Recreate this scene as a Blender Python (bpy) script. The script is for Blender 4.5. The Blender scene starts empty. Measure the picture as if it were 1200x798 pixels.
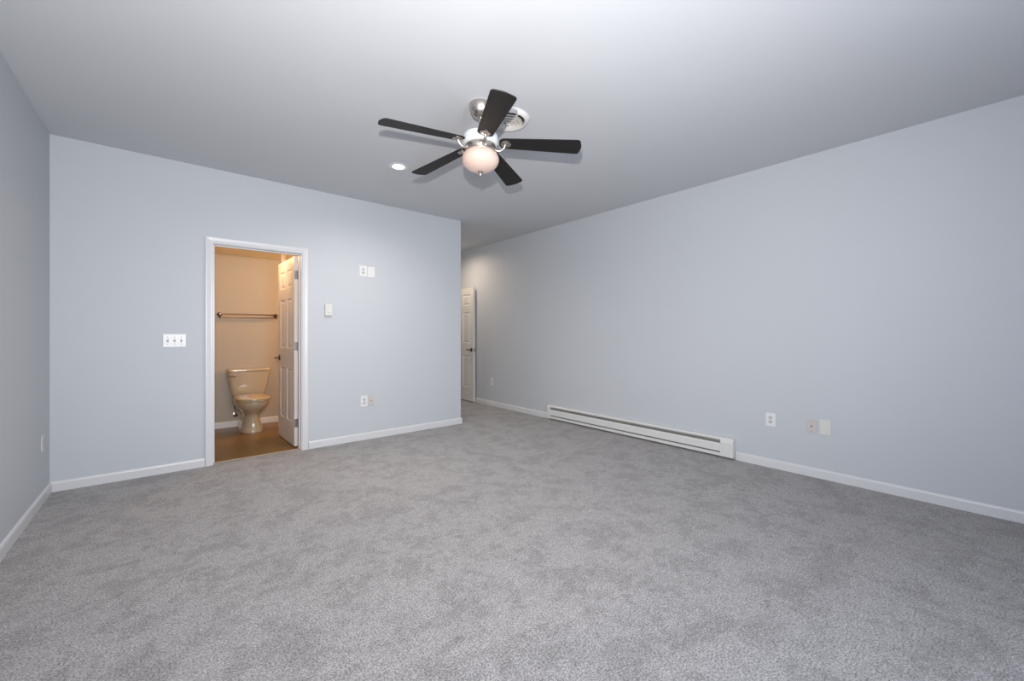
import bpy, bmesh, math, random
from mathutils import Vector, Matrix
R = math.radians
PI = math.pi
sc = bpy.context.scene
col = sc.collection

# ------------------------------------------------------------------ camera
H = 2.74                      # ceiling height
cam_d = bpy.data.cameras.new('camera')
cam_d.sensor_width = 36.0
cam_d.lens = 476.456 / 1200 * 36.0
cam_d.shift_y = -7.5 / 1200
cam_d.clip_start = 0.02
cam = bpy.data.objects.new('camera', cam_d)
col.objects.link(cam)
cam.location = (0, 0, 1.21)
cam.rotation_euler = (R(90), 0, R(-40.19))
sc.camera = cam

# ------------------------------------------------------------------ exposure, world, lights
vs = sc.view_settings
vs.view_transform = 'Standard'
vs.look = 'None'
vs.gamma = 1.0
vs.use_curve_mapping = False
vs.exposure = 0.0

world = bpy.data.worlds.new('daylight')
world.use_nodes = True
sc.world = world
bg = world.node_tree.nodes['Background']
bg.inputs['Color'].default_value = (0.62, 0.74, 0.95, 1)
bg.inputs['Strength'].default_value = 0.6

def light(name, kind, loc, energy, color, target=None, **kw):
    d = bpy.data.lights.new(name, kind)
    d.energy = energy
    d.color = color
    for k, v in kw.items():
        setattr(d, k, v)
    o = bpy.data.objects.new(name, d)
    col.objects.link(o)
    o.location = loc
    if target is not None:
        o.rotation_euler = (Vector(target) - Vector(loc)).to_track_quat('-Z', 'Y').to_euler()
    return o

# daylight entering through the window in the wall behind the photographer
light('window_daylight', 'AREA', (0.75, -1.33, 1.45), 88, (0.84, 0.93, 1.08), (0.75, 3, 1.45),
      shape='RECTANGLE', size=1.15, size_y=1.35)
# the photographer's flash, just above the camera
light('flash', 'SPOT', (-0.02, 0.02, 1.49), 330, (1.0, 0.955, 0.895), (1.85, 2.8, 2.45),
      spot_size=R(164), spot_blend=1.0, shadow_soft_size=0.02)
light('flash_core', 'SPOT', (-0.02, 0.02, 1.49), 100, (1.0, 0.955, 0.895), (2.4, 2.6, 1.8),
      spot_size=R(100), spot_blend=1.0, shadow_soft_size=0.02)

# ------------------------------------------------------------------ materials
def mat(name, base, rough=0.5, metal=0.0, noise=0.0, scale=20.0, bump=0.0, bscale=200.0,
        emit=None, estr=0.0, coat=0.0, spec=0.5):
    m = bpy.data.materials.new(name)
    m.use_nodes = True
    nt = m.node_tree
    b = nt.nodes['Principled BSDF']
    b.inputs['Base Color'].default_value = (*base, 1)
    b.inputs['Roughness'].default_value = rough
    b.inputs['Metallic'].default_value = metal
    b.inputs['Specular IOR Level'].default_value = spec
    b.inputs['Coat Weight'].default_value = coat
    tc = nt.nodes.new('ShaderNodeTexCoord')
    if noise:
        n = nt.nodes.new('ShaderNodeTexNoise')
        n.inputs['Scale'].default_value = scale
        n.inputs['Detail'].default_value = 3
        r = nt.nodes.new('ShaderNodeMapRange')
        r.inputs['To Min'].default_value = 1 - noise
        r.inputs['To Max'].default_value = 1 + noise
        mx = nt.nodes.new('ShaderNodeVectorMath')
        mx.operation = 'SCALE'
        mx.inputs[0].default_value = base
        nt.links.new(tc.outputs['Object'], n.inputs['Vector'])
        nt.links.new(n.outputs['Fac'], r.inputs['Value'])
        nt.links.new(r.outputs['Result'], mx.inputs['Scale'])
        nt.links.new(mx.outputs['Vector'], b.inputs['Base Color'])
    if bump:
        n2 = nt.nodes.new('ShaderNodeTexNoise')
        n2.inputs['Scale'].default_value = bscale
        bp = nt.nodes.new('ShaderNodeBump')
        bp.inputs['Strength'].default_value = bump
        bp.inputs['Distance'].default_value = 0.002
        nt.links.new(tc.outputs['Object'], n2.inputs['Vector'])
        nt.links.new(n2.outputs['Fac'], bp.inputs['Height'])
        nt.links.new(bp.outputs['Normal'], b.inputs['Normal'])
    if emit:
        b.inputs['Emission Color'].default_value = (*emit, 1)
        b.inputs['Emission Strength'].default_value = estr
    return m

M = {}
M['wall'] = mat('wall_paint', (0.483, 0.503, 0.533), 0.6, noise=0.012, scale=3, bump=0.15, bscale=260)
M['ceiling'] = mat('ceiling_paint', (0.560, 0.573, 0.602), 0.85, noise=0.012, scale=3, bump=0.1, bscale=200)
M['trim'] = mat('white_trim_paint', (0.60, 0.60, 0.615), 0.35, noise=0.015, scale=12)
M['door'] = mat('white_door_paint', (0.64, 0.62, 0.60), 0.38, noise=0.015, scale=14, bump=0.1, bscale=120)
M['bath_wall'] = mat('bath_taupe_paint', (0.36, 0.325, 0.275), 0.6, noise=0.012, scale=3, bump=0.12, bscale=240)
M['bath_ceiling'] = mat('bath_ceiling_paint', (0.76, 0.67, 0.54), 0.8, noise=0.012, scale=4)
M['plastic'] = mat('white_plastic', (0.68, 0.68, 0.68), 0.35, noise=0.01, scale=30)
M['ivory'] = mat('ivory_plastic', (0.52, 0.49, 0.46), 0.4, noise=0.01, scale=30)
M['cream'] = mat('cream_plastic', (0.60, 0.60, 0.56), 0.4, noise=0.01, scale=30)
M['slot'] = mat('socket_grey', (0.20, 0.20, 0.21), 0.5, noise=0.05, scale=60)
M['dark'] = mat('dark_hole', (0.03, 0.03, 0.03), 0.7, noise=0.1, scale=60)
M['nickel'] = mat('brushed_nickel', (0.56, 0.51, 0.47), 0.30, 1.0, noise=0.06, scale=60)
M['hinge'] = mat('hinge_steel', (0.24, 0.24, 0.25), 0.42, 1.0, noise=0.05, scale=60)
M['bronze'] = mat('dark_bronze', (0.15, 0.095, 0.07), 0.30, 1.0, noise=0.1, scale=50)
M['towel_metal'] = mat('bronze_rail', (0.26, 0.16, 0.10), 0.32, 0.9, noise=0.1, scale=50)
M['china'] = mat('beige_vitreous_china', (0.42, 0.345, 0.245), 0.12, coat=0.6, noise=0.01, scale=8)
M['seat_plastic'] = mat('beige_seat_plastic', (0.45, 0.36, 0.24), 0.18, coat=0.4, noise=0.01, scale=8)
M['fan_white'] = mat('fan_white_glow_housing', (0.58, 0.61, 0.61), 0.30, noise=0.01, scale=10, emit=(0.8, 0.95, 1.0), estr=0.03)  # housing is no lamp; a faint cool emission is added to its white
M['globe'] = mat('opal_glass', (0.56, 0.44, 0.38), 0.25, noise=0.01, scale=8, emit=(1.0, 0.52, 0.34), estr=0.10, coat=0.3)
M['vent'] = mat('vent_enamel', (0.66, 0.64, 0.61), 0.4, noise=0.02, scale=20)
M['heater'] = mat('heater_enamel', (0.62, 0.62, 0.61), 0.38, noise=0.015, scale=10)
M['fins'] = mat('heater_fins', (0.26, 0.25, 0.235), 0.5, 0.3, noise=0.1, scale=40)
M['rubber'] = mat('hose_braid', (0.20, 0.19, 0.18), 0.4, 0.5, noise=0.2, scale=200)
M['lamp'] = mat('downlight_lens', (0.9, 0.9, 0.9), 0.5, noise=0.01, emit=(1.0, 0.98, 0.95), estr=4.0)
M['warm_lamp'] = mat('warm_lamp_glass', (0.9, 0.85, 0.8), 0.4, noise=0.01, emit=(1.0, 0.62, 0.30), estr=2.0)
M['pane'] = mat('window_glass', (0.75, 0.82, 0.9), 0.05, noise=0.01, scale=3)
M['pane'].node_tree.nodes['Principled BSDF'].inputs['Transmission Weight'].default_value = 0.9

def blade_mat():
    m = mat('black_wood_blade', (0.018, 0.017, 0.017), 0.5, spec=0.25)
    nt = m.node_tree
    b = nt.nodes['Principled BSDF']
    tc = nt.nodes.new('ShaderNodeTexCoord')
    mp = nt.nodes.new('ShaderNodeMapping')
    mp.inputs['Scale'].default_value = (4, 90, 90)
    n = nt.nodes.new('ShaderNodeTexNoise')
    n.inputs['Scale'].default_value = 1
    n.inputs['Detail'].default_value = 4
    rp = nt.nodes.new('ShaderNodeValToRGB')
    rp.color_ramp.elements[0].color = (0.007, 0.0065, 0.0065, 1)
    rp.color_ramp.elements[1].color = (0.020, 0.018, 0.018, 1)
    nt.links.new(tc.outputs['Object'], mp.inputs['Vector'])
    nt.links.new(mp.outputs['Vector'], n.inputs['Vector'])
    nt.links.new(n.outputs['Fac'], rp.inputs['Fac'])
    nt.links.new(rp.outputs['Color'], b.inputs['Base Color'])
    return m
M['blade'] = blade_mat()

def carpet_mat():
    m = mat('grey_carpet', (0.4, 0.4, 0.4), 0.95, spec=0.1)
    nt = m.node_tree
    L = nt.links.new
    b = nt.nodes['Principled BSDF']
    b.inputs['Sheen Weight'].default_value = 0.15
    tc = nt.nodes.new('ShaderNodeTexCoord')
    def noise(scale, detail, rough=0.5, vec=None, dist=0.0):
        n = nt.nodes.new('ShaderNodeTexNoise')
        n.inputs['Scale'].default_value = scale
        n.inputs['Detail'].default_value = detail
        n.inputs['Roughness'].default_value = rough
        n.inputs['Distortion'].default_value = dist
        L(vec or tc.outputs['Object'], n.inputs['Vector'])
        return n
    # tufts: fine speckle that follows the bump height, darker where it is low
    fine = noise(135, 4, 0.78)
    r1 = nt.nodes.new('ShaderNodeMapRange')
    r1.inputs['From Min'].default_value = 0.37
    r1.inputs['From Max'].default_value = 0.63
    r1.inputs['To Min'].default_value = 0.40
    r1.inputs['To Max'].default_value = 1.58
    L(fine.outputs['Fac'], r1.inputs['Value'])
    # pile direction patches (nap marks, footprints)
    patch = noise(4.3, 12, 0.80, dist=0.2)
    r2 = nt.nodes.new('ShaderNodeMapRange')
    r2.interpolation_type = 'SMOOTHSTEP'
    r2.inputs['From Min'].default_value = 0.42
    r2.inputs['From Max'].default_value = 0.54
    r2.inputs['To Min'].default_value = 0.82
    r2.inputs['To Max'].default_value = 1.03
    L(patch.outputs['Fac'], r2.inputs['Value'])
    mp = nt.nodes.new('ShaderNodeMapping')
    mp.inputs['Location'].default_value = (3.1, 7.7, 0)
    mp.inputs['Rotation'].default_value = (0, 0, R(35))
    mp.inputs['Scale'].default_value = (1.0, 2.2, 1)
    L(tc.outputs['Object'], mp.inputs['Vector'])
    foot = noise(5.0, 8, 0.7, mp.outputs['Vector'], 0.3)
    r3 = nt.nodes.new('ShaderNodeMapRange')
    r3.interpolation_type = 'SMOOTHSTEP'
    r3.inputs['From Min'].default_value = 0.62
    r3.inputs['From Max'].default_value = 0.70
    r3.inputs['To Min'].default_value = 1.0
    r3.inputs['To Max'].default_value = 0.74
    L(foot.outputs['Fac'], r3.inputs['Value'])
    mid = noise(26, 6, 0.75)
    r4 = nt.nodes.new('ShaderNodeMapRange')
    r4.inputs['From Min'].default_value = 0.36
    r4.inputs['From Max'].default_value = 0.60
    r4.inputs['To Min'].default_value = 0.86
    r4.inputs['To Max'].default_value = 1.08
    L(mid.outputs['Fac'], r4.inputs['Value'])
    m0 = nt.nodes.new('ShaderNodeMath'); m0.operation = 'MULTIPLY'
    L(r1.outputs['Result'], m0.inputs[0]); L(r4.outputs['Result'], m0.inputs[1])
    m1 = nt.nodes.new('ShaderNodeMath'); m1.operation = 'MULTIPLY'
    m2 = nt.nodes.new('ShaderNodeMath'); m2.operation = 'MULTIPLY'
    L(m0.outputs[0], m1.inputs[0]); L(r2.outputs['Result'], m1.inputs[1])
    L(m1.outputs[0], m2.inputs[0]); L(r3.outputs['Result'], m2.inputs[1])
    sc_ = nt.nodes.new('ShaderNodeVectorMath'); sc_.operation = 'SCALE'
    sc_.inputs[0].default_value = (0.300, 0.286, 0.284)
    L(m2.outputs[0], sc_.inputs['Scale'])
    L(sc_.outputs['Vector'], b.inputs['Base Color'])
    bp = nt.nodes.new('ShaderNodeBump')
    bp.inputs['Strength'].default_value = 0.5
    bp.inputs['Distance'].default_value = 0.003
    L(fine.outputs['Fac'], bp.inputs['Height'])
    L(bp.outputs['Normal'], b.inputs['Normal'])
    return m
M['carpet'] = carpet_mat()

def vinyl_mat():
    m = mat('tan_stone_tile', (0.4, 0.3, 0.2), 0.32, spec=0.4)
    nt = m.node_tree
    L = nt.links.new
    b = nt.nodes['Principled BSDF']
    tc = nt.nodes.new('ShaderNodeTexCoord')
    mp = nt.nodes.new('ShaderNodeMapping')
    mp.inputs['Location'].default_value = (0.02, -4.70, 0)
    L(tc.outputs['Object'], mp.inputs['Vector'])
    br = nt.nodes.new('ShaderNodeTexBrick')
    br.offset = 0.0
    br.inputs['Scale'].default_value = 1.0
    br.inputs['Brick Width'].default_value = 0.33
    br.inputs['Row Height'].default_value = 0.33
    br.inputs['Mortar Size'].default_value = 0.003
    br.inputs['Mortar Smooth'].default_value = 0.3
    br.inputs['Color1'].default_value = (0.165, 0.095, 0.032, 1)
    br.inputs['Color2'].default_value = (0.195, 0.114, 0.038, 1)
    br.inputs['Mortar'].default_value = (0.135, 0.080, 0.034, 1)
    L(mp.outputs['Vector'], br.inputs['Vector'])
    n = nt.nodes.new('ShaderNodeTexNoise')
    n.inputs['Scale'].default_value = 6
    n.inputs['Detail'].default_value = 5
    n.inputs['Distortion'].default_value = 1.2
    L(tc.outputs['Object'], n.inputs['Vector'])
    r = nt.nodes.new('ShaderNodeMapRange')
    r.inputs['From Min'].default_value = 0.3
    r.inputs['From Max'].default_value = 0.7
    r.inputs['To Min'].default_value = 0.84
    r.inputs['To Max'].default_value = 1.16
    L(n.outputs['Fac'], r.inputs['Value'])
    s = nt.nodes.new('ShaderNodeVectorMath'); s.operation = 'SCALE'
    L(br.outputs['Color'], s.inputs[0]); L(r.outputs['Result'], s.inputs['Scale'])
    L(s.outputs['Vector'], b.inputs['Base Color'])
    return m
M['vinyl'] = vinyl_mat()

# ------------------------------------------------------------------ mesh helpers
def new_obj(name, bm, m, parent=None, smooth=False, bevel=0.0, segs=2):
    me = bpy.data.meshes.new(name)
    bmesh.ops.remove_doubles(bm, verts=bm.verts[:], dist=1e-6)
    bmesh.ops.recalc_face_normals(bm, faces=bm.faces[:])
    bm.to_mesh(me)
    bm.free()
    me.materials.append(m)
    if smooth:
        for p in me.polygons:
            p.use_smooth = True
        try:
            me.set_sharp_from_angle(angle=R(38))
        except Exception:
            pass
    o = bpy.data.objects.new(name, me)
    col.objects.link(o)
    if parent is not None:
        o.parent = parent
    if bevel:
        b = o.modifiers.new('bevel', 'BEVEL')
        b.width = bevel
        b.segments = segs
        b.limit_method = 'ANGLE'
        b.angle_limit = R(40)
    return o

def box(bm, x0, x1, y0, y1, z0, z1):
    vs_ = [bm.verts.new(p) for p in ((x0, y0, z0), (x1, y0, z0), (x1, y1, z0), (x0, y1, z0),
                                     (x0, y0, z1), (x1, y0, z1), (x1, y1, z1), (x0, y1, z1))]
    for f in ((0, 3, 2, 1), (4, 5, 6, 7), (0, 1, 5, 4), (1, 2, 6, 5), (2, 3, 7, 6), (3, 0, 4, 7)):
        bm.faces.new([vs_[i] for i in f])
    return vs_

def boxes(*bs):
    bm = bmesh.new()
    for b in bs:
        box(bm, *b)
    return bm

def loft(bm, rings, cap0=True, cap1=True):
    vr = [[bm.verts.new(p) for p in r] for r in rings]
    n = len(vr[0])
    for a, b in zip(vr[:-1], vr[1:]):
        for i in range(n):
            j = (i + 1) % n
            bm.faces.new((a[i], a[j], b[j], b[i]))
    if cap0:
        bm.faces.new(vr[0][::-1])
    if cap1:
        bm.faces.new(vr[-1])

def lathe(profile, n=48, c=(0, 0, 0), axis='Z'):
    """profile: (radius, height) pairs"""
    bm = bmesh.new()
    rings = []
    for r, h in profile:
        ring = []
        for i in range(n):
            a = 2 * PI * i / n
            x, y, z = r * math.cos(a), r * math.sin(a), h
            if axis == 'X':
                x, y, z = h, r * math.cos(a), r * math.sin(a)
            elif axis == 'Y':
                x, y, z = r * math.cos(a), h, r * math.sin(a)
            ring.append((c[0] + x, c[1] + y, c[2] + z))
        rings.append(ring)
    loft(bm, rings)
    return bm

def tube(bm, pts, rad, n=12):
    pts = [Vector(p) for p in pts]
    rads = rad if isinstance(rad, (list, tuple)) else [rad] * len(pts)
    rings = []
    up = Vector((0, 0, 1))
    prev = None
    for i, p in enumerate(pts):
        t = (pts[min(i + 1, len(pts) - 1)] - pts[max(i - 1, 0)]).normalized()
        if prev is None:
            u = t.cross(up)
            if u.length < 1e-3:
                u = t.cross(Vector((1, 0, 0)))
        else:
            u = prev - t * prev.dot(t)
        u.normalize()
        prev = u
        v = t.cross(u)
        rings.append([p + (u * math.cos(2 * PI * k / n) + v * math.sin(2 * PI * k / n)) * rads[i] for k in range(n)])
    loft(bm, rings)

def curve_pts(ctrl, n=8):
    """Catmull-Rom through the control points"""
    c = [Vector(p) for p in ctrl]
    c = [c[0] * 2 - c[1]] + c + [c[-1] * 2 - c[-2]]
    out = []
    for i in range(1, len(c) - 2):
        for k in range(n):
            t = k / n
            p0, p1, p2, p3 = c[i - 1:i + 3]
            out.append(0.5 * ((2 * p1) + (p2 - p0) * t + (2 * p0 - 5 * p1 + 4 * p2 - p3) * t * t
                              + (3 * p1 - p0 - 3 * p2 + p3) * t ** 3))
    out.append(c[-2])
    return out

def struct(name, bm, m, parent=None, label=None, **kw):
    o = new_obj(name, bm, m, parent, **kw)
    if parent is None:
        o['kind'] = 'structure'
        if label:
            o['label'] = label
    return o

def thing(name, label, cat, loc=(0, 0, 0), rotz=0.0, group=None, kind=None):
    o = bpy.data.objects.new(name, None)
    o.empty_display_size = 0.05
    col.objects.link(o)
    o.location = loc
    o.rotation_euler = (0, 0, rotz)
    o['label'] = label
    if cat:
        o['category'] = cat
    if group:
        o['group'] = group
    if kind:
        o['kind'] = kind
    return o

# ------------------------------------------------------------------ room shell
XL, XR = -0.695, 4.18          # left and right wall faces
YF, WT = 4.657, 0.12           # bathroom wall face, wall thickness
YR = -1.40                     # rear wall face (behind the camera)
XC = 3.026                     # outer corner, left side of the hall
YB = 6.72                      # end wall of the hall
YE = 7.90                      # landing beyond it
OX0, OX1, OZ = 0.318, 1.057, 2.046   # bathroom doorway, clear
BY = 6.40                      # bathroom back wall face
BH = 2.25                      # bathroom ceiling
J = 0.018                      # jamb thickness

struct('floor', boxes((XL - WT, XR + WT, YR - WT, YF, -0.12, 0.0),
                      (OX0 - J, OX1 + J, YF, 4.705, -0.12, 0.0),
                      (XC, XR + WT, YF, YE, -0.12, 0.0)), M['carpet'],
       label='soft grey cut-pile carpet with nap marks covering the room')
struct('floor_bathroom', boxes((0.05, 2.906, YF + WT, BY, -0.12, 0.002),
                               (OX0 - J, OX1 + J, 4.705, YF + WT, -0.12, 0.002)), M['vinyl'],
       label='tan stone-look floor seen through the bathroom doorway')
struct('ceiling', boxes((XL - WT, XR + WT, YR - WT, YE + WT, H, H + 0.12)), M['ceiling'],
       label='smooth pale grey painted ceiling')
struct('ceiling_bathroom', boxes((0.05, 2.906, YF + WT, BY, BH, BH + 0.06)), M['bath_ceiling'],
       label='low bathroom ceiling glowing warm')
struct('wall_left', boxes((XL - WT, XL, YR, YF, 0, H)), M['wall'])
struct('wall_far', boxes((XL - WT, OX0 - J, YF, YF + WT, 0, H), (OX1 + J, XC, YF, YF + WT, 0, H),
                         (OX0 - J, OX1 + J, YF, YF + WT, OZ + J, H)), M['wall'])
struct('wall_right', boxes((XR, XR + WT, YR, YE, 0, H)), M['wall'])
struct('wall_hall', boxes((XC - WT, XC, YF + WT, YE, 0, H)), M['wall'])
HX0, HX1 = 3.33, 4.115
struct('wall_hall_end', boxes((XC, HX0 - J, YB, YB + WT, 0, H), (HX1 + J, XR, YB, YB + WT, 0, H),
                              (HX0 - J, HX1 + J, YB, YB + WT, OZ + J, H)), M['wall'])
struct('wall_landing', boxes((XC - WT, XR + WT, YE, YE + WT, 0, H)), M['wall'])
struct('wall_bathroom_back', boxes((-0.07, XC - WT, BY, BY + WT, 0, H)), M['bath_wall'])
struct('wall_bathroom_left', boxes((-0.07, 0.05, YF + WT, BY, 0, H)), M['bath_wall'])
W1, WZ0, WZ1 = (0.15, 1.35), 0.75, 2.15
struct('wall_rear', boxes((XL - WT, W1[0], YR - WT, YR, 0, H), (W1[1], XR + WT, YR - WT, YR, 0, H),
                          (W1[0], W1[1], YR - WT, YR, 0, WZ0), (W1[0], W1[1], YR - WT, YR, WZ1, H)), M['wall'])
for k, (a, b) in enumerate((W1,)):
    w = thing('window_%d' % (k + 1), 'white sash window behind the photographer', None, (a, YR, WZ0), kind='structure')
    wb = b - a
    hb = WZ1 - WZ0
    new_obj('window_frame', boxes((0, 0.05, -0.09, -0.03, 0, hb), (wb - 0.05, wb, -0.09, -0.03, 0, hb),
                                  (0.05, wb - 0.05, -0.09, -0.03, 0, 0.05), (0.05, wb - 0.05, -0.09, -0.03, hb - 0.05, hb),
                                  (0.05, wb - 0.05, -0.09, -0.03, hb / 2 - 0.02, hb / 2 + 0.02)), M['trim'], w)
    new_obj('window_pane', boxes((0.05, wb - 0.05, -0.075, -0.070, 0.05, hb - 0.05)), M['pane'], w)
    new_obj('window_sill', boxes((-0.06, wb + 0.06, 0.0005, 0.045, -0.03, 0.0)), M['trim'], w, bevel=0.004)

# baseboards: flat board with an eased top
def board_run(name, p, q, normal, label=None, h=0.078, t=0.014, m0=0.0, m1=0.0):
    """p,q = start/end on the wall face; m0/m1 = how far the front edge runs past the ends (mitres)"""
    bm = bmesh.new()
    p, q, n = Vector((*p, 0)), Vector((*q, 0)), Vector((*normal, 0))
    d = (q - p).normalized()
    prof = [(0, 0), (t, 0), (t, h - 0.016), (t * 0.8, h - 0.007), (t * 0.35, h), (0, h)]
    r0 = [p + n * u + d * (-m0 * u / t) + Vector((0, 0, z)) for u, z in prof]
    r1 = [q + n * u + d * (m1 * u / t) + Vector((0, 0, z)) for u, z in prof]
    loft(bm, [r0, r1])
    return struct(name, bm, M['trim'], label=label)

T = 0.014
CO = 0.063                      # casing reach outside the clear opening
board_run('baseboard_left', (XL, YR), (XL, YF), (1, 0), m1=-T, label='white baseboard along the left wall')
board_run('baseboard_far_left', (XL, YF), (OX0 - CO - 0.003, YF), (0, -1), m0=-T, label='white baseboard left of the bathroom doorway')
board_run('baseboard_far_right', (OX1 + CO + 0.006, YF), (XC, YF), (0, -1), m1=T, label='white baseboard right of the bathroom doorway')
board_run('baseboard_hall', (XC, YF), (XC, YB), (1, 0), m0=T, label='white baseboard on the hall side of the outer corner')
board_run('baseboard_right_near', (XR, YR), (XR, 1.600), (-1, 0), label='white baseboard right of the heater')
board_run('baseboard_right_far', (XR, 4.085), (XR, YB), (-1, 0), label='white baseboard left of the heater')
board_run('baseboard_bathroom', (0.05, BY), (2.90, BY), (0, -1), label='white baseboard behind the toilet')
board_run('baseboard_rear', (XL + T, YR), (XR - T, YR), (0, 1), label='white baseboard behind the photographer')

# door casings (mitred, with a stepped profile) and jambs
def casing(name, x0, x1, ztop, y, ny, label, w=0.058):
    """architrave round an opening in a wall at Y = y facing ny"""
    bm = bmesh.new()
    prof = [(0, 0), (0, 0.009), (0.006, 0.012), (0.018, 0.012), (0.024, 0.015), (w - 0.012, 0.018),
            (w - 0.003, 0.018), (w, 0.014), (w, 0)]
    path = [((x0, 0), (-1, 0)), ((x0, ztop), (-1, 1)), ((x1, ztop), (1, 1)), ((x1, 0), (1, 0))]
    rings = []
    for (x, z), (dx, dz) in path:
        rings.append([(x + dx * u, y + ny * v, z + dz * u) for u, v in prof])
    loft(bm, rings)
    return struct(name, bm, M['trim'], label=label)

def jamb(name, x0, x1, ztop, y0, y1, stop_y, label):
    return struct(name, boxes((x0 - J, x0, y0, y1, 0, ztop + J), (x1, x1 + J, y0, y1, 0, ztop + J),
                              (x0, x1, y0, y1, ztop, ztop + J),
                              (x0, x0 + 0.011, stop_y, stop_y + 0.034, 0, ztop),
                              (x1 - 0.011, x1, stop_y, stop_y + 0.034, 0, ztop),
                              (x0 + 0.011, x1 - 0.011, stop_y, stop_y + 0.034, ztop - 0.011, ztop)),
                  M['trim'], label=label)

casing('trim_1', OX0 - 0.005, OX1 + 0.008, OZ + 0.005, YF, -1, 'white moulded casing round the bathroom doorway')
jamb('trim_2', OX0, OX1, OZ, YF - 0.001, YF + WT, YF + 0.045, 'white jamb lining the bathroom doorway')
casing('trim_3', HX0 - 0.005, HX1 + 0.004, OZ + 0.005, YB, -1, 'white casing at the end of the hall')
jamb('trim_4', HX0, HX1, OZ, YB - 0.001, YB + WT, YB + 0.06, 'white jamb at the end of the hall')
struct('trim_5', boxes((1.095, 1.143, 5.84, 5.888, 0.002, BH)), M['trim'], label='narrow white upright post inside the bathroom')
struct('trim_6', boxes((OX0, OX1, 4.693, 4.722, 0.0025, 0.007)), mat('threshold_strip', (0.46, 0.36, 0.25), 0.4, noise=0.05, scale=30),
       bevel=0.002, label='tan threshold strip between carpet and bathroom floor')

# ------------------------------------------------------------------ doors
def panel_door(name, w, h, loc, rotz, label, side, hinges=True, t=0.035):
    """Leaf runs along +x from the hinge, thickness along y (0..t). side = +1/-1: which face carries the knuckles"""
    d = thing(name, label, None, loc, rotz, kind='structure')
    st = 0.105                                   # stile
    cs = 0.09                                    # centre stile
    pw = (w - 2 * st - cs) / 2
    cols_ = [(st, st + pw), (st + pw + cs, w - st)]
    rows = [(0.245, 0.815), (1.035, 1.585), (1.71, 1.905)]
    xs = [0, st, st + pw, st + pw + cs, w - st, w]
    zs = [0] + [v for r in rows for v in r] + [h]
    bm = bmesh.new()
    for y, s in ((0, 1), (t, -1)):
        for i in range(5):
            for k in range(len(zs) - 1):
                hole = i in (1, 3) and k in (1, 3, 5)
                x0, x1, z0, z1 = xs[i], xs[i + 1], zs[k], zs[k + 1]
                if not hole:
                    bm.faces.new([bm.verts.new(p) for p in ((x0, y, z0), (x1, y, z0), (x1, y, z1), (x0, y, z1))])
                else:
                    loops = []
                    for off, dep in ((0, 0), (0.004, 0.005), (0.012, 0.008), (0.020, 0.008), (0.040, 0.002)):
                        loops.append([(x0 + off, y + s * dep, z0 + off), (x1 - off, y + s * dep, z0 + off),
                                      (x1 - off, y + s * dep, z1 - off), (x0 + off, y + s * dep, z1 - off)])
                    loft(bm, loops, cap0=False)
    for i in range(5):
        for z in (0, h):
            bm.faces.new([bm.verts.new(p) for p in ((xs[i], 0, z), (xs[i + 1], 0, z), (xs[i + 1], t, z), (xs[i], t, z))])
    for k in range(len(zs) - 1):
        for x in (0, w):
            bm.faces.new([bm.verts.new(p) for p in ((x, 0, zs[k]), (x, t, zs[k]), (x, t, zs[k + 1]), (x, 0, zs[k + 1]))])
    new_obj('door_leaf', bm, M['door'], d)
    # lever handles, one object per side
    hx, hz = w - 0.06, 0.915
    for s, y in ((-1, 0.0), (1, t)):
        bm = lathe([(0.0, 0.0), (0.033, 0.0), (0.033, s * 0.004), (0.028, s * 0.009), (0.013, s * 0.010), (0.0105, s * 0.016)],
                   24, (hx, y, hz), 'Y')
        tube(bm, curve_pts([(hx, y + s * 0.006, hz), (hx, y + s * 0.040, hz), (hx - 0.012, y + s * 0.050, hz),
                            (hx - 0.05, y + s * 0.052, hz + 0.003), (hx - 0.105, y + s * 0.046, hz - 0.004)], 6),
             [0.0095] * 8 + [0.009] * 8 + [0.0075] * 9, 10)
        new_obj('door_handle', bm, M['bronze'], d, smooth=True)
    bm = boxes((w - 0.0005, w + 0.0015, t / 2 - 0.012, t / 2 + 0.012, hz - 0.03, hz + 0.03))
    new_obj('latch_plate', bm, M['hinge'], d)
    if hinges:
        ky = t + 0.006 if side > 0 else -0.006
        for z in (0.20, 1.02, 1.78):
            bm = boxes((-0.0022, -0.0002, 0.004, t - 0.002, z, z + 0.09))
            if side > 0:
                box(bm, -0.004, -0.0005, t - 0.003, t + 0.004, z, z + 0.09)
            else:
                box(bm, -0.004, -0.0005, -0.004, 0.003, z, z + 0.09)
            b2 = lathe([(0.0, -0.004), (0.0035, -0.004), (0.0065, 0.0), (0.0065, 0.09), (0.0035, 0.094), (0, 0.094)], 14, (-0.006, ky, z))
            me = bpy.data.meshes.new('t')
            b2.to_mesh(me); b2.free()
            bm.from_mesh(me)
            bpy.data.meshes.remove(me)
            new_obj('hinge', bm, M['hinge'], d, smooth=True)
    return d

# bathroom door, swung about 90 degrees into the bathroom; left face at X ~1.022
panel_door('door_1', 0.71, 2.022, (1.057, 4.800, 0.016), R(91.6),
           'white six-panel door with dark lever handle standing open into the bathroom', -1)
# hall door, folded back almost against the right wall
bpy_far = panel_door('door_2', 0.762, 2.022, (4.112, 6.680, 0.016), R(-90.3),
           'white six-panel door standing open at the end of the hall', -1, hinges=True)

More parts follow.
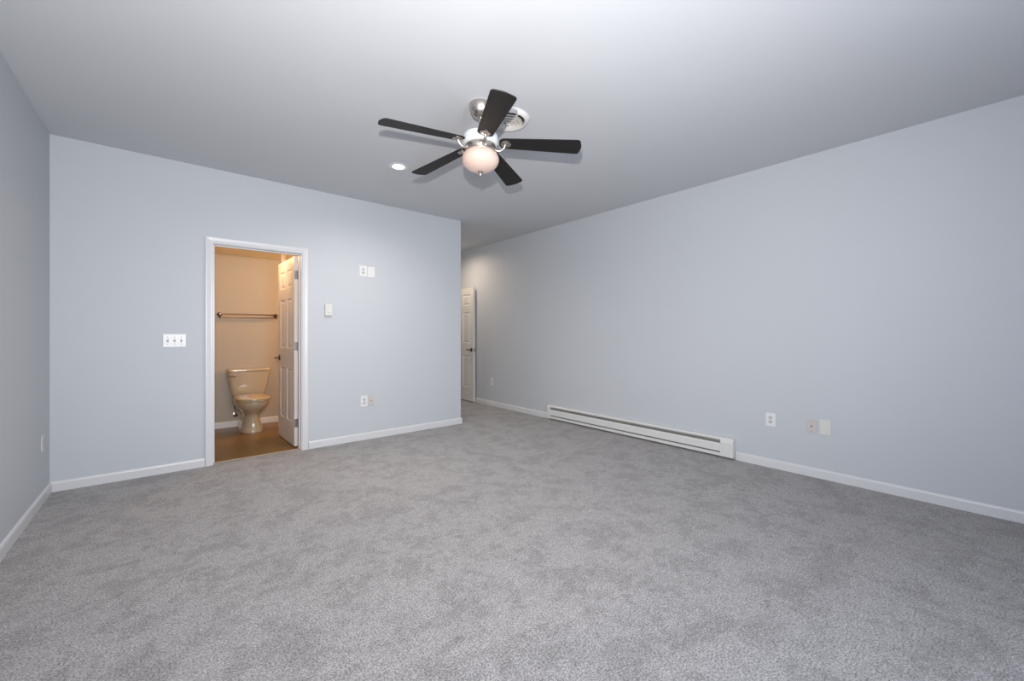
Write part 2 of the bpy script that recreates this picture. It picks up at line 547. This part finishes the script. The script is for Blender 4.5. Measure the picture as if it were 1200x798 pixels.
# ------------------------------------------------------------------ wall plates
def plate(kind, label, cat, loc, rotz, w, h, group=None, material=None, gangs=1):
    """Local frame: x across, -y out of the wall, z up; origin at the plate's centre on the wall"""
    names = {'duplex': 'power_outlet', 'jack': 'cable_jack', 'blank': 'blank_plate', 'switch': 'light_switch'}
    m = material or M['plastic']
    o = thing(names[kind], label, cat, loc, rotz, group)
    new_obj('cover_plate', boxes((-w / 2, w / 2, -0.006, -0.0004, -h / 2, h / 2)), m, o, bevel=0.003, segs=2)
    def screw(x, z, parent=o, mm=M['slot']):
        new_obj('screw', lathe([(0, -0.0075), (0.003, -0.0073), (0.0035, -0.0055)], 12, (x, 0, z), 'Y'), mm, parent, smooth=True)
    if kind == 'duplex':
        for s in (1, -1):
            bm = bmesh.new()
            rings = []
            for y, r in ((-0.005, 1.0), (-0.0085, 1.0), (-0.0092, 0.95)):
                ring = []
                for i in range(24):
                    a = 2 * PI * i / 24
                    ring.append((0.0172 * r * math.cos(a), y, s * 0.0195 + 0.0145 * r * max(-0.86, min(0.86, math.sin(a))) / 0.9))
                rings.append(ring)
            loft(bm, rings)
            rc = new_obj('receptacle', bm, mat_socket, o)
            sl = boxes((-0.0075, -0.0052, -0.0098, -0.0085, s * 0.0195 - 0.002, s * 0.0195 + 0.007),
                       (0.0052, 0.0075, -0.0098, -0.0085, s * 0.0195 - 0.001, s * 0.0195 + 0.006),
                       (-0.0025, 0.0025, -0.0098, -0.0085, s * 0.0195 - 0.010, s * 0.0195 - 0.005))
            new_obj('slots', sl, M['dark'], rc)
        screw(0, 0)
    elif kind == 'jack':
        bm = lathe([(0, -0.016), (0.0022, -0.016), (0.0045, -0.015), (0.0047, -0.008), (0.008, -0.0078), (0.008, -0.0055)], 14, (0, 0, 0), 'Y')
        new_obj('coax_socket', bm, M['fins'], o, smooth=True)
        screw(0, 0.042); screw(0, -0.042)
    elif kind == 'blank':
        screw(0, 0.030, mm=m); screw(0, -0.030, mm=m)
    elif kind == 'switch':
        for g in range(gangs):
            x = (g - (gangs - 1) / 2) * 0.046
            new_obj('toggle_surround', boxes((x - 0.006, x + 0.006, -0.0075, -0.005, -0.013, 0.013)), M['slot'], o)
            bm = bmesh.new()
            r0 = [(x - 0.0045, -0.006, -0.006), (x + 0.0045, -0.006, -0.006), (x + 0.0045, -0.006, 0.008), (x - 0.0045, -0.006, 0.008)]
            r1 = [(x - 0.0038, -0.019, 0.006), (x + 0.0038, -0.019, 0.006), (x + 0.0038, -0.016, 0.013), (x - 0.0038, -0.016, 0.013)]
            loft(bm, [r0, r1])
            new_obj('toggle', bm, m, o, bevel=0.001)
            screw(x, 0.030); screw(x, -0.030)
    return o

mat_socket = mat('receptacle_grey_white', (0.50, 0.50, 0.50), 0.4, noise=0.01, scale=40)
plate('switch', 'white triple toggle light switch plate left of the bathroom doorway', 'light switch', (0.041, YF, 1.153), 0, 0.158, 0.116, gangs=3)
plate('duplex', 'white double socket high on the far wall beside a blank plate', 'outlet', (1.702, YF, 1.932), 0, 0.084, 0.124)
plate('blank', 'white blank cover plate high on the far wall right of the socket', 'wall plate', (1.794, YF, 1.927), 0, 0.084, 0.124)
plate('duplex', 'white double socket low on the far wall right of the bathroom doorway', 'outlet', (1.712, YF, 0.441), 0, 0.080, 0.126)
plate('jack', 'beige cable jack plate low on the far wall touching the white socket', 'cable jack', (1.795, YF, 0.440), 0, 0.070, 0.114, material=M['ivory'])
plate('duplex', 'white double socket low on the right wall just right of the heater', 'outlet', (XR, 1.305, 0.434), R(-90), 0.080, 0.120)
plate('jack', 'beige cable jack plate low on the right wall beside the blank plate', 'cable jack', (XR, 0.997, 0.427), R(-90), 0.070, 0.114, material=M['ivory'])
plate('blank', 'cream blank cover plate low on the right wall, rightmost of three plates', 'wall plate', (XR, 0.904, 0.433), R(-90), 0.080, 0.126, material=M['cream'])
plate('duplex', 'faint double socket on the right wall far back near the hall door', 'outlet', (XR, 5.47, 0.405), R(-90), 0.075, 0.118)
plate('duplex', 'white double socket low on the left wall near the corner', 'outlet', (XL, 4.41, 0.428), R(90), 0.080, 0.120, material=M['cream'])

th = thing('thermostat', 'small cream thermostat on the far wall right of the bathroom doorway', 'thermostat', (1.324, YF, 1.474))
new_obj('base_plate', boxes((-0.034, 0.034, -0.006, -0.0004, -0.060, 0.060)), M['plastic'], th, bevel=0.002)
new_obj('cover', boxes((-0.037, 0.037, -0.026, -0.006, -0.063, 0.063)), M['cream'], th, bevel=0.004)
new_obj('dial', lathe([(0, -0.034), (0.012, -0.034), (0.014, -0.031), (0.0145, -0.0255)], 24, (0.004, 0, -0.022), 'Y'), M['plastic'], th, smooth=True)

# ------------------------------------------------------------------ baseboard heater (local: x along the wall, -y out)
HL = 2.50
ht = thing('baseboard_heater', 'long white electric baseboard heater along the foot of the right wall', 'heater', (XR, 4.105, 0.0), R(-90))
z0, z1, D = 0.022, 0.200, 0.062
cap = 0.055
def heater_mesh(x0, x1, prof):
    bm = bmesh.new()
    loft(bm, [[(x0, -u, z) for u, z in prof], [(x1, -u, z) for u, z in prof]])
    return bm
# back plate and sloping top hood
new_obj('back_plate', boxes((0.004, HL - 0.004, -0.006, -0.0006, z0, z1 - 0.006)), M['heater'], ht)
new_obj('top_hood', heater_mesh(cap, HL - 0.12, [(0.0006, z1), (0.040, z1), (0.052, z1 - 0.012), (0.052, z1 - 0.025), (0.050, z1 - 0.025), (0.050, z1 - 0.014), (0.038, z1 - 0.003), (0.0006, z1 - 0.003)]), M['heater'], ht)
new_obj('front_panel', heater_mesh(cap, HL - 0.12, [(0.057, z0 + 0.046), (0.060, z0 + 0.042), (D, z0 + 0.046), (D, z1 - 0.066), (0.057, z1 - 0.058), (0.045, z1 - 0.056), (0.045, z1 - 0.059), (0.055, z1 - 0.062), (0.059, z1 - 0.068), (0.059, z0 + 0.047)]), M['heater'], ht)
new_obj('bottom_lip', heater_mesh(cap, HL - 0.12, [(0.0006, z0), (D, z0), (D, z0 + 0.030), (0.059, z0 + 0.030), (0.059, z0 + 0.003), (0.0006, z0 + 0.003)]), M['heater'], ht)
cp = [(0.0006, z0 - 0.002), (D + 0.002, z0 - 0.002), (D + 0.002, z1 - 0.040), (0.053, z1 - 0.010), (0.041, z1 + 0.002), (0.0006, z1 + 0.002)]
new_obj('end_cap', heater_mesh(0, cap, cp), M['heater'], ht, bevel=0.002)
new_obj('end_cap', heater_mesh(HL - 0.12, HL, cp), M['heater'], ht, bevel=0.002)
bm = boxes((cap, HL - 0.12, -0.046, -0.040, z0 + 0.02, z1 - 0.035))
for k in range(0, 230):
    x = cap + 0.01 + k * 0.0101
    if x < HL - 0.125:
        box(bm, x, x + 0.001, -0.052, -0.046, z0 + 0.034, z1 - 0.040)
new_obj('heating_fins', bm, M['fins'], ht)

# ------------------------------------------------------------------ ceiling fan
FX, FY = 1.590, 2.208
fan = thing('ceiling_fan', 'five-blade black and brushed nickel ceiling fan with opal globe light', 'ceiling fan', (FX, FY, H))
def rel(z):
    return z - H
new_obj('canopy', lathe([(0.0, rel(2.7395)), (0.074, rel(2.7395)), (0.075, rel(2.733)), (0.0745, rel(2.718)), (0.070, rel(2.700)),
                         (0.061, rel(2.680)), (0.047, rel(2.664)), (0.030, rel(2.654)), (0.020, rel(2.651)), (0.0, rel(2.651))], 48), M['nickel'], fan, smooth=True)
new_obj('downrod', lathe([(0, rel(2.653)), (0.0125, rel(2.653)), (0.0125, rel(2.575)), (0.020, rel(2.573)), (0.022, rel(2.555)), (0.028, rel(2.540)), (0, rel(2.540))], 24), M['nickel'], fan, smooth=True)
new_obj('motor_housing', lathe([(0, rel(2.546)), (0.06, rel(2.546)), (0.098, rel(2.541)), (0.113, rel(2.530)), (0.118, rel(2.512)),
                                (0.118, rel(2.485)), (0.113, rel(2.472)), (0.104, rel(2.466)), (0, rel(2.466))], 56), M['fan_white'], fan, smooth=True)
new_obj('nickel_band', lathe([(0, rel(2.467)), (0.100, rel(2.467)), (0.103, rel(2.462)), (0.103, rel(2.438)), (0.100, rel(2.428)), (0.094, rel(2.422)), (0, rel(2.422))], 56), M['nickel'], fan, smooth=True)
prof = []
gc, ga, gb = 2.372, 0.1235, 0.081
for k in range(21):
    a = R(42) - R(132) * k / 20
    prof.append((max(0.0001, ga * math.cos(a)), rel(gc + gb * math.sin(a))))
new_obj('glass_globe', lathe([(0.0, prof[0][1])] + prof, 56), M['globe'], fan, smooth=True)
new_obj('finial', lathe([(0, rel(2.303)), (0.019, rel(2.300)), (0.021, rel(2.293)), (0.014, rel(2.286)), (0.011, rel(2.280)), (0.006, rel(2.273)), (0.005, rel(2.268)), (0.0001, rel(2.266))], 24), M['nickel'], fan, smooth=True)

def blade_bm():
    bm = bmesh.new()
    r0, r1, w0, w1 = 0.125, 0.669, 0.052, 0.072
    pts = []
    def corner(cx, cy, r, a0, a1, n=6):
        for k in range(n + 1):
            a = R(a0 + (a1 - a0) * k / n)
            pts.append((cx + r * math.cos(a), cy + r * math.sin(a)))
    corner(r1 - 0.034, -w1 + 0.026, 0.026, -90, -16)
    for k in range(1, 8):
        v = -0.62 + 1.24 * k / 8
        pts.append((r1 - 0.0085 + 0.0085 * (1 - (v / 0.62) ** 2), w1 * v))
    corner(r1 - 0.034, w1 - 0.026, 0.026, 16, 90)
    corner(r0 + 0.040, w0 - 0.040, 0.040, 93, 165)
    corner(r0 + 0.040, -w0 + 0.040, 0.040, 195, 267)
    t = 0.003
    loft(bm, [[(x, y, -t) for x, y in pts], [(x, y, t) for x, y in pts]])
    return bm
def arm_bm():
    bm = bmesh.new()
    p = curve_pts([(0.094, 0, 0.0), (0.110, 0, -0.010), (0.132, 0, -0.011), (0.150, 0, 0.000), (0.160, 0, 0.014), (0.164, 0, 0.026)], 5)
    tube(bm, p, [0.011 - 0.003 * math.sin(PI * i / (len(p) - 1)) for i in range(len(p))], 12)
    return bm
def medal_bm():
    return lathe([(0, -0.014), (0.013, -0.0135), (0.017, -0.010), (0.022, -0.0105), (0.030, -0.009), (0.034, -0.0055), (0.034, -0.0031), (0, -0.0031)], 32, (0.170, 0, 0))
pitch = R(-10)
droop = R(4)
for k in range(5):
    a = R(-115 + 72 * k)
    b = new_obj('fan_blade', blade_bm(), M['blade'], fan, bevel=0.0015)
    b.location = (0, 0, rel(2.488))
    b.rotation_euler = (Matrix.Rotation(a, 3, 'Z') @ Matrix.Rotation(droop, 3, 'Y') @ Matrix.Rotation(pitch, 3, 'X')).to_euler()
    br = new_obj('blade_arm', arm_bm(), M['nickel'], fan, smooth=True)
    br.location = (0, 0, rel(2.44))
    br.rotation_euler = (0, 0, a)
    md = new_obj('medallion', medal_bm(), M['nickel'], br, smooth=True)
    md.location = (0, 0, 0.048)
    md.rotation_euler = (Matrix.Rotation(droop, 3, 'Y') @ Matrix.Rotation(pitch, 3, 'X')).to_euler()

# ------------------------------------------------------------------ round ceiling diffuser
dv = thing('ceiling_vent', 'round off-white air diffuser on the ceiling behind the fan', 'ceiling vent', (1.842, 2.226, H))
new_obj('outer_ring', lathe([(0.122, -0.0008), (0.154, -0.0008), (0.155, -0.004), (0.150, -0.010), (0.138, -0.022), (0.128, -0.026), (0.118, -0.022), (0.118, -0.001)], 56), M['vent'], dv, smooth=True)
new_obj('duct_shade_disc', lathe([(0, -0.0009), (0.1175, -0.0009), (0.1175, -0.003), (0, -0.003)], 48), M['dark'], dv)  # flat near-black disc, painted shade in place of the open duct
for r, z in ((0.105, -0.028), (0.082, -0.034), (0.059, -0.039), (0.036, -0.043)):
    new_obj('louvre_ring', lathe([(r - 0.015, z + 0.013), (r - 0.006, z + 0.005), (r, z), (r, z - 0.003), (r - 0.008, z + 0.002), (r - 0.015, z + 0.010), (r - 0.015, z + 0.013)], 48), M['vent'], dv, smooth=True)
new_obj('centre_disc', lathe([(0, -0.050), (0.014, -0.049), (0.018, -0.045), (0.014, -0.003), (0, -0.003)], 24), M['vent'], dv, smooth=True)
new_obj('spoke', boxes((-0.118, 0.118, -0.002, 0.002, -0.020, -0.004), (-0.002, 0.002, -0.118, 0.118, -0.020, -0.004)), M['vent'], dv)

# ------------------------------------------------------------------ recessed lights
def downlight(label, x, y, energy, color, spot=110):
    d = thing('recessed_light', label, 'ceiling light', (x, y, H))
    new_obj('trim_ring', lathe([(0.070, -0.0006), (0.088, -0.0006), (0.089, -0.003), (0.082, -0.005), (0.073, -0.005), (0.070, -0.004)], 40), M['plastic'], d, smooth=True)
    new_obj('lens', lathe([(0, -0.0008), (0.0695, -0.0008), (0.0695, -0.003), (0.04, -0.005), (0, -0.006)], 40), M['lamp'], d, smooth=True)
    l = light('recessed_light_glow', 'SPOT', (x, y, H - 0.012), energy, color, (x, y, 0), spot_size=R(spot), spot_blend=1.0, shadow_soft_size=0.05)
    return d
downlight('lit round recessed ceiling light left of the ceiling fan', 1.603, 3.503, 130, (1.0, 0.94, 0.86), 165)
downlight('round recessed ceiling light in the hall beyond the outer corner', 3.60, 5.95, 78, (1.0, 0.80, 0.60), 172)

# ------------------------------------------------------------------ bathroom: ceiling lamp, towel rail, toilet
bl = thing('flush_ceiling_lamp', 'warm glass ceiling lamp inside the bathroom above the doorway', 'ceiling light', (0.75, 5.25, BH))
new_obj('lamp_base', lathe([(0, -0.0006), (0.10, -0.0006), (0.10, -0.014), (0, -0.014)], 32), M['bronze'], bl, smooth=True)
new_obj('lamp_glass', lathe([(0, -0.0145), (0.092, -0.0145), (0.094, -0.025), (0.085, -0.045), (0.06, -0.058), (0.03, -0.063), (0.0001, -0.064)], 32), M['warm_lamp'], bl, smooth=True)
light('bathroom_lamp_glow', 'POINT', (0.75, 5.25, BH - 0.12), 13, (1.0, 0.60, 0.30), shadow_soft_size=0.07)

vl = thing('vanity_light', 'bronze vanity light bar with three glass shades on the bathroom side wall', 'wall light', (XC - WT, 5.75, 1.95))
new_obj('back_bar', boxes((-0.025, -0.0006, -0.30, 0.30, -0.04, 0.04)), M['bronze'], vl, bevel=0.004)
for k in (-1, 0, 1):
    new_obj('lamp_shade', lathe([(0, -0.03), (0.03, -0.03), (0.05, 0.02), (0.058, 0.07), (0.054, 0.07), (0.0, 0.0)], 24, (-0.09, k * 0.2, 0)), M['warm_lamp'], vl, smooth=True)
    new_obj('shade_arm', boxes((-0.09, -0.025, k * 0.2 - 0.008, k * 0.2 + 0.008, -0.045, -0.031)), M['bronze'], vl, bevel=0.003)
light('vanity_glow', 'AREA', (2.72, 5.75, 2.0), 50, (1.0, 0.56, 0.24), (1.3, 6.0, 2.5), shape='RECTANGLE', size=0.6, size_y=0.12)
tb = thing('towel_rail', 'bronze double towel rail on the bathroom wall above the toilet', 'towel rail', (0.815, BY, 1.462))
for s in (-1, 1):
    bm = lathe([(0, -0.0008), (0.027, -0.0008), (0.027, -0.006), (0.020, -0.012), (0.011, -0.016), (0.0095, -0.060), (0, -0.060)], 24, (s * 0.315, 0, 0), 'Y')
    tube(bm, [(s * 0.315, -0.030, 0.004), (s * 0.315, -0.062, 0.006), (s * 0.315, -0.078, 0.006)], [0.010, 0.013, 0.010], 12)
    tube(bm, [(s * 0.315, -0.030, -0.004), (s * 0.315, -0.045, -0.034), (s * 0.315, -0.060, -0.040)], [0.008, 0.008, 0.010], 12)
    new_obj('rail_bracket', bm, M['bronze'], tb, smooth=True)
bm = bmesh.new(); tube(bm, [(-0.315, -0.070, 0.006), (0.315, -0.070, 0.006)], 0.008, 14)
new_obj('rail', bm, M['towel_metal'], tb, smooth=True)
bm = bmesh.new(); tube(bm, [(-0.315, -0.056, -0.036), (0.315, -0.056, -0.036)], 0.0065, 14)
new_obj('rail', bm, M['towel_metal'], tb, smooth=True)

# toilet: local x across, -y towards the room, origin on the floor at the wall
to = thing('toilet', 'beige two-piece toilet with closed lid against the bathroom back wall', 'toilet', (0.800, BY, 0.002))
def egg(cx, yb, yf, w, z, n=40, p=2.3, pb=3.2):
    """plan outline: squarer at the back (yb), rounder at the front (yf), half width w"""
    ring = []
    ym = yb + (yf - yb) * 0.42
    for i in range(n):
        a = 2 * PI * i / n
        c, s = math.cos(a), math.sin(a)
        e = p if s < 0 else pb
        x = w * math.copysign(abs(c) ** (2 / e), c)
        y = math.copysign(abs(s) ** (2 / e), s)
        y = ym + y * ((ym - yf) if s < 0 else (yb - ym))
        ring.append((cx + x, y, z))
    return ring
bm = bmesh.new()
loft(bm, [egg(0, -0.16, -0.575, 0.132, 0.0), egg(0, -0.16, -0.578, 0.134, 0.012), egg(0, -0.165, -0.570, 0.126, 0.035),
          egg(0, -0.17, -0.552, 0.108, 0.09), egg(0, -0.17, -0.545, 0.098, 0.16), egg(0, -0.17, -0.550, 0.098, 0.205),
          egg(0, -0.16, -0.580, 0.112, 0.240), egg(0, -0.13, -0.635, 0.144, 0.275), egg(0, -0.09, -0.680, 0.170, 0.315),
          egg(0, -0.06, -0.703, 0.182, 0.350), egg(0, -0.05, -0.710, 0.185, 0.375), egg(0, -0.05, -0.708, 0.184, 0.388),
          egg(0, -0.055, -0.700, 0.178, 0.392)])
new_obj('bowl', bm, M['china'], to, smooth=True)
def rrect(w, y0, y1, z, r=0.045, n=6, bow=0.0):
    ring = []
    for cx, cy, a0 in ((w - r, y0 - r, 0), (-w + r, y0 - r, 90), (-w + r, y1 + r, 180), (w - r, y1 + r, 270)):
        for k in range(n + 1):
            a = R(a0 + 90 * k / n)
            x, y = cx + r * math.cos(a), cy + r * math.sin(a)
            if cy == y1 + r:
                y -= bow * (1 - (x / w) ** 2)
            ring.append((x, y, z))
    return ring
bm = bmesh.new()
loft(bm, [rrect(0.150, -0.045, -0.175, 0.390, bow=0.01), rrect(0.172, -0.030, -0.188, 0.410, bow=0.014), rrect(0.190, -0.024, -0.194, 0.460, bow=0.016),
          rrect(0.210, -0.020, -0.200, 0.560, bow=0.018), rrect(0.224, -0.018, -0.205, 0.680, bow=0.018), rrect(0.228, -0.018, -0.206, 0.726, bow=0.018)])
new_obj('tank', bm, M['china'], to, smooth=True)
bm = bmesh.new()
loft(bm, [rrect(0.230, -0.016, -0.208, 0.727, bow=0.018), rrect(0.237, -0.011, -0.215, 0.732, bow=0.018), rrect(0.238, -0.010, -0.216, 0.752, bow=0.018),
          rrect(0.234, -0.013, -0.212, 0.761, bow=0.018), rrect(0.222, -0.022, -0.200, 0.765, bow=0.018)])
new_obj('tank_lid', bm, M['china'], to, smooth=True)
bm = bmesh.new()
loft(bm, [egg(0, -0.225, -0.712, 0.182, 0.394), egg(0, -0.222, -0.718, 0.187, 0.399), egg(0, -0.222, -0.718, 0.187, 0.407), egg(0, -0.226, -0.712, 0.182, 0.411)])
new_obj('seat', bm, M['seat_plastic'], to, smooth=True)
bm = bmesh.new()
loft(bm, [egg(0, -0.222, -0.714, 0.184, 0.4145), egg(0, -0.218, -0.720, 0.189, 0.419), egg(0, -0.218, -0.719, 0.188, 0.427), egg(0, -0.225, -0.706, 0.176, 0.434),
          egg(0, -0.25, -0.66, 0.14, 0.439), egg(0, -0.32, -0.56, 0.07, 0.4415)])
box(bm, -0.085, -0.055, -0.245, -0.212, 0.394, 0.430)
box(bm, 0.055, 0.085, -0.245, -0.212, 0.394, 0.430)
new_obj('seat_lid', bm, M['seat_plastic'], to, smooth=True)
bm = lathe([(0, -0.236), (0.011, -0.235), (0.015, -0.228), (0.015, -0.204), (0, -0.204)], 18, (-0.165, 0, 0.675), 'Y')
tube(bm, curve_pts([(-0.165, -0.228, 0.675), (-0.190, -0.234, 0.674), (-0.235, -0.232, 0.668)], 5), [0.006] * 5 + [0.007] * 6, 10)
new_obj('flush_lever', bm, M['bronze'], to, smooth=True)
for s in (-1, 1):
    new_obj('bolt_cap', lathe([(0, 0.040), (0.010, 0.037), (0.014, 0.026), (0.014, 0.016), (0, 0.016)], 18, (s * 0.113, -0.30, 0)), M['china'], to, smooth=True)

# water stop valve with braided supply hose, beside the toilet
wv = thing('water_valve', 'small dark water stop valve with hose on the wall left of the toilet', 'water valve', (0.662, BY, 0.160))
new_obj('escutcheon', lathe([(0, -0.0006), (0.028, -0.0006), (0.026, -0.006), (0.012, -0.010), (0, -0.010)], 24, axis='Y'), M['nickel'], wv, smooth=True)
bm = bmesh.new()
tube(bm, [(0, -0.008, 0), (0, -0.075, 0)], 0.009, 12)
tube(bm, [(0, -0.055, -0.004), (0, -0.055, 0.030)], 0.009, 12)
new_obj('valve_body', bm, M['rubber'], wv, smooth=True)
bm = bmesh.new()
rings = []
for y, f in ((-0.076, 0.7), (-0.080, 1), (-0.090, 1), (-0.094, 0.7)):
    rings.append([(0.024 * f * (1 + 0.10 * math.cos(6 * 2 * PI * i / 36)) * math.cos(2 * PI * i / 36), y,
                   0.016 * f * (1 + 0.10 * math.cos(6 * 2 * PI * i / 36)) * math.sin(2 * PI * i / 36)) for i in range(36)])
loft(bm, rings)
new_obj('valve_handle', bm, M['bronze'], wv, smooth=True)
bm = bmesh.new()
tube(bm, curve_pts([(-0.138, -0.055, 0.190), (-0.142, -0.056, 0.238), (-0.150, -0.075, 0.308), (-0.138, -0.095, 0.358), (-0.120, -0.105, 0.396)], 8), 0.0058, 10)
new_obj('supply_hose', bm, M['rubber'], to, smooth=True)
